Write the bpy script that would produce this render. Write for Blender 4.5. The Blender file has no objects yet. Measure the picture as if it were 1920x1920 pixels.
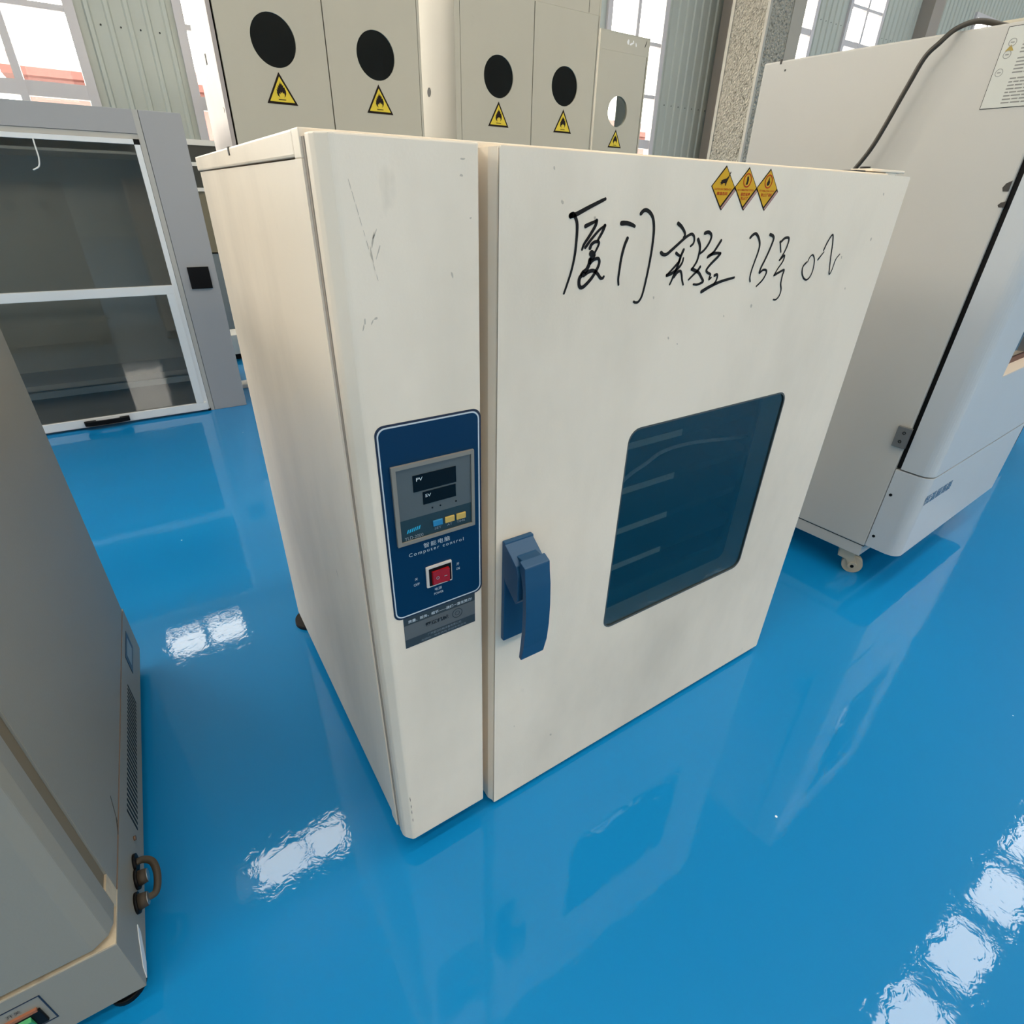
import bpy, bmesh, math, random
from mathutils import Vector, Matrix
random.seed(7)
SC = bpy.context.scene
COL = SC.collection

# ---------------------------------------------------------------- camera
cd = bpy.data.cameras.new('camera')
cam = bpy.data.objects.new('camera', cd); COL.objects.link(cam)
cam.matrix_world = Matrix(((0.838882, 0.256114, -0.480294, -0.1528),
                           (-0.543875, 0.429779, -0.720757, -0.5282),
                           (0.021824, 0.865850, 0.499828, 1.0044),
                           (0, 0, 0, 1)))
cd.sensor_width = 36; cd.lens = 36 * 1026.3 / 1920
cd.clip_start = 0.01; cd.clip_end = 300
SC.camera = cam

# ---------------------------------------------------------------- world, daylight, exposure
SKY = 20.0
w = bpy.data.worlds.new('overcast_sky'); SC.world = w; w.use_nodes = True
bg = w.node_tree.nodes['Background']
bg.inputs[0].default_value = (1.0, 0.92, 0.80, 1); bg.inputs[1].default_value = SKY

def portal(name, loc, rot, sx, sy):
    l = bpy.data.lights.new(name, 'AREA'); l.shape = 'RECTANGLE'; l.size = sx; l.size_y = sy
    l.cycles.is_portal = True
    o = bpy.data.objects.new(name, l); o.location = loc; o.rotation_euler = rot; COL.objects.link(o)

HX0, HX1, HY0, HY1, HZ = -9.0, 26.0, -11.0, 5.5, 9.5      # the hall
ROOF_STRIPS = [(-0.85, -1.5), (-3.6, -4.2), (-7.2, -7.8)]  # first strip mirrored in the floor, other two added as fill light
for a, b in ROOF_STRIPS:
    portal('skylight_portal', ((HX0+HX1)/2, (a+b)/2, HZ+.02), (0, 0, 0), HX1-HX0, abs(a-b))
portal('window_wall_portal', ((HX0+HX1)/2, HY1+.08, 2.45), (-math.pi/2, 0, 0), HX1-HX0, 2.7)
portal('fill_side_window_portal', (HX0-.12, 3.6, 5.5), (0, -math.pi/2, 0), 2.2, 3.6)  # for the left-wall openings added as fill light
portal('fill_high_window_portal', (-5.2, HY1+.08, 5.7), (-math.pi/2, 0, 0), 5.6, 2.2)  # for the unseen high windows added as fill light
portal('rear_window_portal', ((HX0+HX1)/2, HY0-.12, 3.75), (math.pi/2, 0, 0), HX1-HX0, 1.5)

SC.view_settings.view_transform = 'Standard'
SC.view_settings.look = 'None'
SC.view_settings.exposure = -0.27
SC.view_settings.gamma = 1.0
SC.view_settings.use_curve_mapping = False
cy = SC.cycles
cy.use_denoising = True
cy.max_bounces = 7; cy.diffuse_bounces = 4; cy.glossy_bounces = 4; cy.transmission_bounces = 4
cy.transparent_max_bounces = 10
cy.caustics_reflective = False; cy.caustics_refractive = False
cy.sample_clamp_indirect = 6.0

# ---------------------------------------------------------------- materials
def srgb(r, g, b):
    f = lambda c: c/12.92 if c <= .04045 else ((c+.055)/1.055)**2.4
    return (f(r/255), f(g/255), f(b/255), 1)

def mat(name, col, rough=.5, metal=0, spec=.5, coat=0, coat_rough=.05):
    m = bpy.data.materials.new(name); m.use_nodes = True
    p = m.node_tree.nodes['Principled BSDF']
    p.inputs['Base Color'].default_value = col if len(col) == 4 else (*col, 1)
    p.inputs['Roughness'].default_value = rough
    p.inputs['Metallic'].default_value = metal
    p.inputs['Specular IOR Level'].default_value = spec
    p.inputs['Coat Weight'].default_value = coat
    p.inputs['Coat Roughness'].default_value = coat_rough
    return m

def N(m, t, **kw):
    n = m.node_tree.nodes.new(t)
    for k, v in kw.items():
        if k in n.inputs: n.inputs[k].default_value = v
        else: setattr(n, k, v)
    return n

def painted(name, col, dirt, rough=.45, scale=3.0, amount=.5, stretch=(1, 1, .5), bump=.02):
    """powder-coated sheet metal with handling grime: two noise layers tint the paint"""
    m = mat(name, col, rough)
    nt = m.node_tree; L = nt.links; p = nt.nodes['Principled BSDF']
    tc = N(m, 'ShaderNodeTexCoord'); mp = N(m, 'ShaderNodeMapping'); mp.inputs['Scale'].default_value = stretch
    L.new(tc.outputs['Object'], mp.inputs['Vector'])
    n1 = N(m, 'ShaderNodeTexNoise', Scale=scale, Detail=5.0, Roughness=.6); L.new(mp.outputs[0], n1.inputs['Vector'])
    r1 = N(m, 'ShaderNodeMapRange'); r1.inputs['From Min'].default_value = .42; r1.inputs['From Max'].default_value = .72
    r1.inputs['To Max'].default_value = amount; L.new(n1.outputs['Fac'], r1.inputs['Value'])
    n2 = N(m, 'ShaderNodeTexNoise', Scale=scale*9, Detail=3.0, Roughness=.6); L.new(mp.outputs[0], n2.inputs['Vector'])
    r2 = N(m, 'ShaderNodeMapRange'); r2.inputs['From Min'].default_value = .68; r2.inputs['From Max'].default_value = .8
    r2.inputs['To Max'].default_value = amount*.8; L.new(n2.outputs['Fac'], r2.inputs['Value'])
    mx = N(m, 'ShaderNodeMath', operation='MAXIMUM'); L.new(r1.outputs[0], mx.inputs[0]); L.new(r2.outputs[0], mx.inputs[1])
    c = N(m, 'ShaderNodeMixRGB'); c.inputs[1].default_value = col; c.inputs[2].default_value = dirt
    L.new(mx.outputs[0], c.inputs[0]); L.new(c.outputs[0], p.inputs['Base Color'])
    if bump:
        n3 = N(m, 'ShaderNodeTexNoise', Scale=260.0, Detail=2.0); L.new(tc.outputs['Object'], n3.inputs['Vector'])
        b = N(m, 'ShaderNodeBump', Strength=bump*3, Distance=.002); L.new(n3.outputs['Fac'], b.inputs['Height'])
        L.new(b.outputs[0], p.inputs['Normal'])
    return m

def glass(name, tint, gloss=.5, rough=.01, ior=1.5):
    """thin sheet: tinted see-through plus a mirror share by Fresnel"""
    m = bpy.data.materials.new(name); m.use_nodes = True
    nt = m.node_tree; nt.nodes.remove(nt.nodes['Principled BSDF']); L = nt.links
    out = nt.nodes['Material Output']
    t = N(m, 'ShaderNodeBsdfTransparent'); t.inputs[0].default_value = tint
    g = N(m, 'ShaderNodeBsdfGlossy', Roughness=rough); g.inputs[0].default_value = (1, 1, 1, 1)
    f = N(m, 'ShaderNodeFresnel', IOR=ior)
    k = N(m, 'ShaderNodeMath', operation='MULTIPLY'); k.inputs[1].default_value = gloss*2
    L.new(f.outputs[0], k.inputs[0]); k.use_clamp = True
    x = N(m, 'ShaderNodeMixShader'); L.new(k.outputs[0], x.inputs[0]); L.new(t.outputs[0], x.inputs[1]); L.new(g.outputs[0], x.inputs[2])
    L.new(x.outputs[0], out.inputs['Surface'])
    return m

CREAM = painted('cream_powder_coat', (.79, .69, .56, 1), (.42, .37, .29, 1), rough=.42, scale=2.8, amount=.45)
CREAM_SIDE = painted('cream_side_panel', (.82, .715, .58, 1), (.42, .36, .28, 1), rough=.42, scale=2.8, amount=.38, stretch=(1, 1.2, .6))
BEIGE = painted('beige_cabinet_paint', (.48, .44, .345, 1), (.36, .33, .26, 1), rough=.45, scale=1.6, amount=.25)
BEIGE_LIT = painted('window_lit_cabinet_side', (.40, .345, .32, 1), (.30, .26, .24, 1), rough=.5, scale=6, amount=.35)  # cabinet beige tinted for the window light falling on this side
GREYWHITE = painted('grey_white_machine_paint', (.47, .45, .41, 1), (.42, .40, .36, 1), rough=.35, scale=1.8, amount=.25)
SILVER = painted('satin_silver_door', (.50, .515, .52, 1), (.42, .42, .42, 1), rough=.3, scale=1.5, amount=.3)
LEFTP = painted('shaded_grey_beige_paint', (.25, .236, .198, 1), (.25, .22, .17, 1), rough=.45, scale=2.4, amount=.4)  # base colour lowered to carry the shade over this machine
LEFTGAP = painted('grimy_cream_edge', (.55, .46, .33, 1), (.10, .07, .05, 1), rough=.6, scale=14, amount=.7)
HOODG = mat('grey_laminate', (.33, .33, .335), .4)
HOODS = mat('light_grey_strip', (.42, .41, .38), .45)
ALU = mat('white_aluminium_profile', (.72, .73, .73), .3)
BLACK = mat('black_plastic', (.003, .003, .0035), .5, spec=.15)
RUBBER = mat('black_rubber', (.010, .007, .006), .6, spec=.3)
BLUEH = mat('blue_moulded_plastic', (.008, .058, .135), .42, spec=.4)
BLUEP = mat('dark_blue_printed_panel', (.001, .026, .075), .35, spec=.2)
NAVY = mat('navy_panel_rim', (.006, .012, .035), .4)
PRINTW = mat('white_print', (.50, .55, .58), .5)
PRINTDIM = mat('dim_grey_print', (.20, .23, .25), .5)
METERF = mat('grey_meter_bezel', (.20, .19, .165), .5)
METERG = mat('smoky_meter_face', (.085, .098, .10), .2)
METERD = mat('dark_teal_meter_strip', (.018, .035, .042), .2)
DISPLAY = mat('dark_display_window', (.002, .003, .004), .08, spec=.25)
BTNB = mat('blue_button', (.02, .18, .36), .4)
BTNY = mat('amber_button', (.50, .34, .08), .4)
CYAN = mat('cyan_logo_print', (.02, .35, .55), .4)
RED = mat('red_rocker_plastic', (.30, .006, .010), .25)
GREEN = mat('green_rocker_plastic', (.04, .30, .10), .35)
ORANGE = mat('rusty_orange_rim', (.28, .10, .05), .6)
LABD = mat('dark_slate_label', (.028, .036, .040), .4)
LABM = mat('grey_label_band', (.095, .10, .10), .4)
LABT = mat('black_label_print', (.005, .006, .007), .5)
YEL = mat('yellow_warning_vinyl', (.72, .53, .045), .45, spec=.2)
YEL2 = mat('amber_warning_vinyl', (.62, .34, .010), .4, spec=.2)
YINK = mat('black_warning_ink', (.010, .004, .002), .5, spec=.15)
RINK = mat('red_warning_ink', (.42, .03, .004), .5, spec=.2)
PINK = mat('pinkish_sticker_edge', (.38, .20, .17), .5)
MARKER = mat('black_marker_ink', (.003, .0025, .003), .45, spec=.2)
CHIP = mat('dark_paint_chip', (.03, .025, .02), .6)
SCUFF = mat('grey_brown_scuff', (.47, .41, .33), .6)
PALE_SCUFF = mat('white_paint_scrape', (.85, .83, .8), .5)
STEEL = mat('brushed_steel', (.45, .45, .44), .3, metal=.9)
LINER = mat('chamber_liner_steel', (.002, .026, .045), .4)
SHELF = mat('shelf_lip_steel', (.01, .055, .07), .4)
BAR_LIGHT = mat('bar_light_tone', (.92, .80, .62), .5)
FRAME = mat('window_frame_paint', (.60, .56, .56), .45)
POST = mat('brown_grey_post', (.33, .285, .245), .6)
CABLE = mat('dark_brown_cable', (.035, .028, .018), .5)
CABLE_REFL = mat('cable_reflection_tone', (.90, .76, .68), .5)
PAPER = mat('white_paper_label', (.62, .66, .70), .5)
SCREWM = mat('dark_screw', (.03, .03, .03), .5, metal=.6)
WHEEL = mat('beige_nylon_wheel', (.46, .39, .29), .45)
WHITE = mat('white_enamel', (.72, .71, .68), .4)
DARKG = mat('dark_glass_panel', (.03, .035, .035), .1)
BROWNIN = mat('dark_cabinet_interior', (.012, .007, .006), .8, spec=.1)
PINKW = mat('pink_render_wall', (.20, .09, .085), .8)
REDR = mat('red_roof_tiles', (.10, .032, .028), .8)
GROUND = mat('pale_yard_concrete', (.45, .44, .42), .9)
CEILM = mat('pale_roof_sheet', (.38, .38, .37), .7)
GPANE = glass('hall_window_glass', (.95, .96, .96, 1), gloss=.04)
GCAB = glass('smoked_cabinet_glass', (.18, .17, .16, 1), gloss=.35)
GCLR = glass('clear_cabinet_glass', (.80, .82, .80, 1), gloss=.3)
GHOOD = glass('hood_sash_glass', (.84, .85, .84, 1), gloss=.42)
GOVEN = glass('blue_tinted_oven_glass', (.52, .58, .58, 1), gloss=.22)
GBLUE = glass('blue_tinted_door_glass', (.12, .40, .55, 1), gloss=.5)

def make_wall_mat():
    m = painted('ribbed_steel_cladding_paint', (.49, .51, .455, 1), (.41, .43, .38, 1), rough=.4, scale=1.2, amount=.4, bump=0)
    return m
CLAD = make_wall_mat()

def make_concrete():
    m = mat('roughcast_concrete', (.34, .32, .27), .9)
    nt = m.node_tree; L = nt.links; p = nt.nodes['Principled BSDF']
    tc = N(m, 'ShaderNodeTexCoord')
    n = N(m, 'ShaderNodeTexNoise', Scale=26.0, Detail=6.0, Roughness=.7, Distortion=1.2); L.new(tc.outputs['Object'], n.inputs['Vector'])
    v = N(m, 'ShaderNodeTexVoronoi', Scale=42.0); L.new(tc.outputs['Object'], v.inputs['Vector'])
    mx = N(m, 'ShaderNodeMath', operation='MULTIPLY'); L.new(n.outputs['Fac'], mx.inputs[0]); L.new(v.outputs['Distance'], mx.inputs[1])
    b = N(m, 'ShaderNodeBump', Strength=1.0, Distance=.06); L.new(mx.outputs[0], b.inputs['Height']); L.new(b.outputs[0], p.inputs['Normal'])
    r = N(m, 'ShaderNodeValToRGB'); r.color_ramp.elements[0].position = .33; r.color_ramp.elements[0].color = (.13, .115, .085, 1)
    r.color_ramp.elements[1].position = .50; r.color_ramp.elements[1].color = (.50, .46, .375, 1)
    L.new(n.outputs['Fac'], r.inputs[0]); L.new(r.outputs[0], p.inputs['Base Color'])
    return m
CONC = make_concrete()
PLASTER = mat('smooth_grey_plaster', (.34, .31, .26), .8)
BEAD = mat('pale_corner_bead', (.40, .375, .32), .8)

def make_floor():
    m = mat('blue_epoxy_coating', (.004, .215, .56), .4, spec=.08, coat=1.0, coat_rough=.03)
    m.node_tree.nodes['Principled BSDF'].inputs['Coat IOR'].default_value = 1.36
    nt = m.node_tree; L = nt.links; p = nt.nodes['Principled BSDF']
    tc = N(m, 'ShaderNodeTexCoord')
    n = N(m, 'ShaderNodeTexNoise', Scale=1.3, Detail=4.0); L.new(tc.outputs['Object'], n.inputs['Vector'])
    c = N(m, 'ShaderNodeMixRGB'); c.inputs[1].default_value = (.002, .180, .45, 1); c.inputs[2].default_value = (.004, .220, .52, 1)
    L.new(n.outputs['Fac'], c.inputs[0])
    # specks of white dust
    v = N(m, 'ShaderNodeTexVoronoi', Scale=7.0); L.new(tc.outputs['Object'], v.inputs['Vector'])
    lt = N(m, 'ShaderNodeMath', operation='LESS_THAN'); lt.inputs[1].default_value = .016; L.new(v.outputs['Distance'], lt.inputs[0])
    c2 = N(m, 'ShaderNodeMixRGB'); c2.inputs[2].default_value = (.75, .85, .9, 1); L.new(lt.outputs[0], c2.inputs[0]); L.new(c.outputs[0], c2.inputs[1])
    L.new(c2.outputs[0], p.inputs['Base Color'])
    # trowel ripples and orange peel in the clear coat
    n2 = N(m, 'ShaderNodeTexNoise', Scale=40.0, Detail=3.0, Roughness=.55, Distortion=.6); L.new(tc.outputs['Object'], n2.inputs['Vector'])
    n3 = N(m, 'ShaderNodeTexNoise', Scale=3.0, Detail=2.0); L.new(tc.outputs['Object'], n3.inputs['Vector'])
    ad = N(m, 'ShaderNodeMath', operation='MULTIPLY_ADD'); ad.inputs[1].default_value = 4.0
    L.new(n3.outputs['Fac'], ad.inputs[0]); L.new(n2.outputs['Fac'], ad.inputs[2])
    b = N(m, 'ShaderNodeBump', Strength=.09, Distance=.002); L.new(ad.outputs[0], b.inputs['Height'])
    L.new(b.outputs[0], p.inputs['Coat Normal'])
    return m
FLOORM = make_floor()

# ---------------------------------------------------------------- mesh helpers
class MB:
    """collects simple solids, then links them as ONE mesh object"""
    def __init__(s): s.bm = bmesh.new(); s.mats = []
    def _m(s, m):
        if m is None: return 0
        if m not in s.mats: s.mats.append(m)
        return s.mats.index(m)
    def box(s, x0, x1, y0, y1, z0, z1, m=None, bev=0, seg=2):
        k = s._m(m)
        vs = [s.bm.verts.new((x, y, z)) for x in (x0, x1) for y in (y0, y1) for z in (z0, z1)]
        fs = [s.bm.faces.new([vs[i] for i in q]) for q in ((0,1,3,2),(4,6,7,5),(0,4,5,1),(2,3,7,6),(0,2,6,4),(1,5,7,3))]
        if bev:
            r = bmesh.ops.bevel(s.bm, geom=list({e for f in fs for e in f.edges}), offset=bev, segments=seg, affect='EDGES', profile=.6)
            fs = [f for f in set(fs) | set(r['faces']) if f.is_valid]
        for f in fs: f.material_index = k
        return s
    def prism(s, prof, h0, h1, axis='z', m=None, bev=0):
        """extrude a 2D profile; axis z: (x,y); x: (y,z); y: (x,z)"""
        k = s._m(m)
        P = {'z': lambda p, h: (p[0], p[1], h), 'x': lambda p, h: (h, p[0], p[1]), 'y': lambda p, h: (p[0], h, p[1])}[axis]
        a = [s.bm.verts.new(P(p, h0)) for p in prof]; b = [s.bm.verts.new(P(p, h1)) for p in prof]
        n = len(prof); fs = [s.bm.faces.new(a), s.bm.faces.new(b[::-1])]
        for i in range(n): fs.append(s.bm.faces.new((a[i], b[i], b[(i+1) % n], a[(i+1) % n])))
        if bev:
            r = bmesh.ops.bevel(s.bm, geom=list({e for f in fs for e in f.edges}), offset=bev, segments=2, affect='EDGES', profile=.6)
            fs = [f for f in set(fs) | set(r['faces']) if f.is_valid]
        for f in fs: f.material_index = k
        return s
    def sheet(s, outer, holes, y0, y1, m=None):
        """flat plate in the XZ plane between y0 and y1 with holes cut right through"""
        k = s._m(m)
        for y in (y0, y1):
            es = []
            for lp in [outer] + holes:
                vs = [s.bm.verts.new((p[0], y, p[1])) for p in lp]
                es += [s.bm.edges.new((vs[i], vs[(i+1) % len(vs)])) for i in range(len(vs))]
            r = bmesh.ops.triangle_fill(s.bm, use_beauty=True, use_dissolve=False, edges=es)
            for g in r['geom']:
                if isinstance(g, bmesh.types.BMFace): g.material_index = k
        for lp in [outer] + holes:
            n = len(lp)
            a = [s.bm.verts.new((p[0], y0, p[1])) for p in lp]; b = [s.bm.verts.new((p[0], y1, p[1])) for p in lp]
            for i in range(n): s.bm.faces.new((a[i], b[i], b[(i+1) % n], a[(i+1) % n])).material_index = k
        bmesh.ops.remove_doubles(s.bm, verts=s.bm.verts, dist=1e-6)
        return s
    def cyl(s, c, r, h, axis='z', m=None, n=24, r2=None):
        k = s._m(m); r2 = r if r2 is None else r2
        def P(a, rr, t):
            u, v = rr*math.cos(a), rr*math.sin(a)
            return {'z': (c[0]+u, c[1]+v, c[2]+t), 'x': (c[0]+t, c[1]+u, c[2]+v), 'y': (c[0]+u, c[1]+t, c[2]+v)}[axis]
        a = [s.bm.verts.new(P(2*math.pi*i/n, r, 0)) for i in range(n)]
        b = [s.bm.verts.new(P(2*math.pi*i/n, r2, h)) for i in range(n)]
        fs = [s.bm.faces.new(a[::-1]), s.bm.faces.new(b)]
        for i in range(n):
            f = s.bm.faces.new((a[i], a[(i+1) % n], b[(i+1) % n], b[i])); f.smooth = True; fs.append(f)
        for f in fs: f.material_index = k
        return s
    def tube(s, pts, r, m=None, n=10, sub=6):
        k = s._m(m); pts = catmull([Vector(p) for p in pts], sub)
        rings = []; up = Vector((0, 0, 1))
        for i, p in enumerate(pts):
            t = (pts[min(i+1, len(pts)-1)] - pts[max(i-1, 0)]).normalized()
            if abs(t.dot(up)) > .95: up = Vector((1, 0, 0))
            x = t.cross(up).normalized(); y = x.cross(t).normalized(); up = y
            rings.append([s.bm.verts.new(p + (x*math.cos(2*math.pi*j/n) + y*math.sin(2*math.pi*j/n))*r) for j in range(n)])
        for a, b in zip(rings, rings[1:]):
            for j in range(n):
                f = s.bm.faces.new((a[j], a[(j+1) % n], b[(j+1) % n], b[j])); f.smooth = True; f.material_index = k
        s.bm.faces.new(rings[0][::-1]).material_index = k; s.bm.faces.new(rings[-1]).material_index = k
        return s
    def poly(s, pts, m=None):
        k = s._m(m); f = s.bm.faces.new([s.bm.verts.new(p) for p in pts]); f.material_index = k; return s
    def fill(s, pts, y, m=None):
        """flat, possibly concave outline on the XZ plane"""
        k = s._m(m); vs = [s.bm.verts.new((p[0], y, p[1])) for p in pts]
        es = [s.bm.edges.new((vs[i], vs[(i+1) % len(vs)])) for i in range(len(vs))]
        r = bmesh.ops.triangle_fill(s.bm, use_beauty=True, use_dissolve=False, edges=es)
        for g in r['geom']:
            if isinstance(g, bmesh.types.BMFace): g.material_index = k
        return s
    def build(s, name, material=None, parent=None, fix=True):
        if fix: bmesh.ops.recalc_face_normals(s.bm, faces=s.bm.faces)
        me = bpy.data.meshes.new(name); s.bm.to_mesh(me); s.bm.free()
        for m in (s.mats or [material]): me.materials.append(m)
        o = bpy.data.objects.new(name, me); COL.objects.link(o)
        if parent is not None: o.parent = parent
        return o

def catmull(p, sub):
    if len(p) < 3 or sub < 2: return p
    out = []; q = [p[0]*2-p[1]] + list(p) + [p[-1]*2-p[-2]]
    for i in range(1, len(q)-2):
        a, b, c, d = q[i-1:i+3]
        for j in range(sub):
            t = j/sub
            out.append(.5*((2*b) + (c-a)*t + (2*a-5*b+4*c-d)*t*t + (3*b-a-3*c+d)*t**3))
    return out + [p[-1]]

def rrect(x0, x1, z0, z1, r, n=6):
    out = []
    for cx, cz, a0 in ((x1-r, z1-r, 0), (x0+r, z1-r, 90), (x0+r, z0+r, 180), (x1-r, z0+r, 270)):
        for i in range(n+1):
            a = math.radians(a0 + 90*i/n); out.append((cx+r*math.cos(a), cz+r*math.sin(a)))
    return out
def circle(cx, cz, r, n=40): return [(cx+r*math.cos(2*math.pi*i/n), cz+r*math.sin(2*math.pi*i/n)) for i in range(n)]

def tag(o, label=None, cat=None, group=None, kind=None):
    if label: o['label'] = label
    if cat: o['category'] = cat
    if group: o['group'] = group
    if kind: o['kind'] = kind
    return o
def thing(name, label, cat, loc=(0, 0, 0), rotz=0, group=None):
    o = bpy.data.objects.new(name, None); o.empty_display_size = .1
    COL.objects.link(o); o.location = loc; o.rotation_euler = (0, 0, rotz)
    return tag(o, label, cat, group)
def struct(mb, name, m=None, parent=None):
    o = mb.build(name, m, parent)
    if parent is None: o['kind'] = 'structure'
    return o

def lettering(name, body, material, parent, x0, x1, z0, z1, y, slant=0.0, bold=0.0, plane='y', space=1.0):
    """flat printed text fitted to a rectangle on a vertical face (front face: plane y, side face seen from -x: plane x)"""
    cu = bpy.data.curves.new(name, 'FONT'); cu.body = body; cu.size = 1; cu.resolution_u = 3
    cu.offset = bold; cu.shear = slant; cu.space_character = space
    t = bpy.data.objects.new(name, cu); COL.objects.link(t)
    bpy.context.view_layer.update()
    dg = bpy.context.evaluated_depsgraph_get()
    me = bpy.data.meshes.new_from_object(t.evaluated_get(dg))
    bpy.data.objects.remove(t); bpy.data.curves.remove(cu)
    me.name = name
    xs = [v.co.x for v in me.vertices]; zs = [v.co.y for v in me.vertices]
    if not xs: return None
    a, b, c, d = min(xs), max(xs), min(zs), max(zs)
    for v in me.vertices:
        u = x0 + (v.co.x-a)/(b-a)*(x1-x0); h = z0 + (v.co.y-c)/(d-c)*(z1-z0)
        v.co = (u, y, h) if plane == 'y' else (y, u, h)
    me.materials.clear(); me.materials.append(material)
    o = bpy.data.objects.new(name, me); COL.objects.link(o); o.parent = parent
    return o

def ribbons(mb, strokes, y, m):
    """marker strokes: flat ribbons with round ends, kept at the pen's own width"""
    k = mb._m(m)
    for wd, pts in strokes:
        p = catmull([Vector((a, b, 0)) for a, b in pts], 8); r = wd/2
        L, R = [], []
        n = len(p)
        for i, q in enumerate(p):
            t = (p[min(i+1, n-1)]-p[max(i-1, 0)]).normalized(); nn = Vector((-t.y, t.x, 0))
            f = 1.0 if 0 < i < n-1 else .8
            rr = r*f*(1-.35*i/n)
            L.append(mb.bm.verts.new(((q+nn*rr).x, y, (q+nn*rr).y))); R.append(mb.bm.verts.new(((q-nn*rr).x, y, (q-nn*rr).y)))
        for i in range(n-1):
            mb.bm.faces.new((L[i], R[i], R[i+1], L[i+1])).material_index = k
        for q, rr in ((p[0], r), (p[-1], r*.66)):
            c = [mb.bm.verts.new((q.x+rr*math.cos(a*math.pi/5), y-.00004, q.y+rr*math.sin(a*math.pi/5))) for a in range(10)]
            mb.bm.faces.new(c).material_index = k

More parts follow.
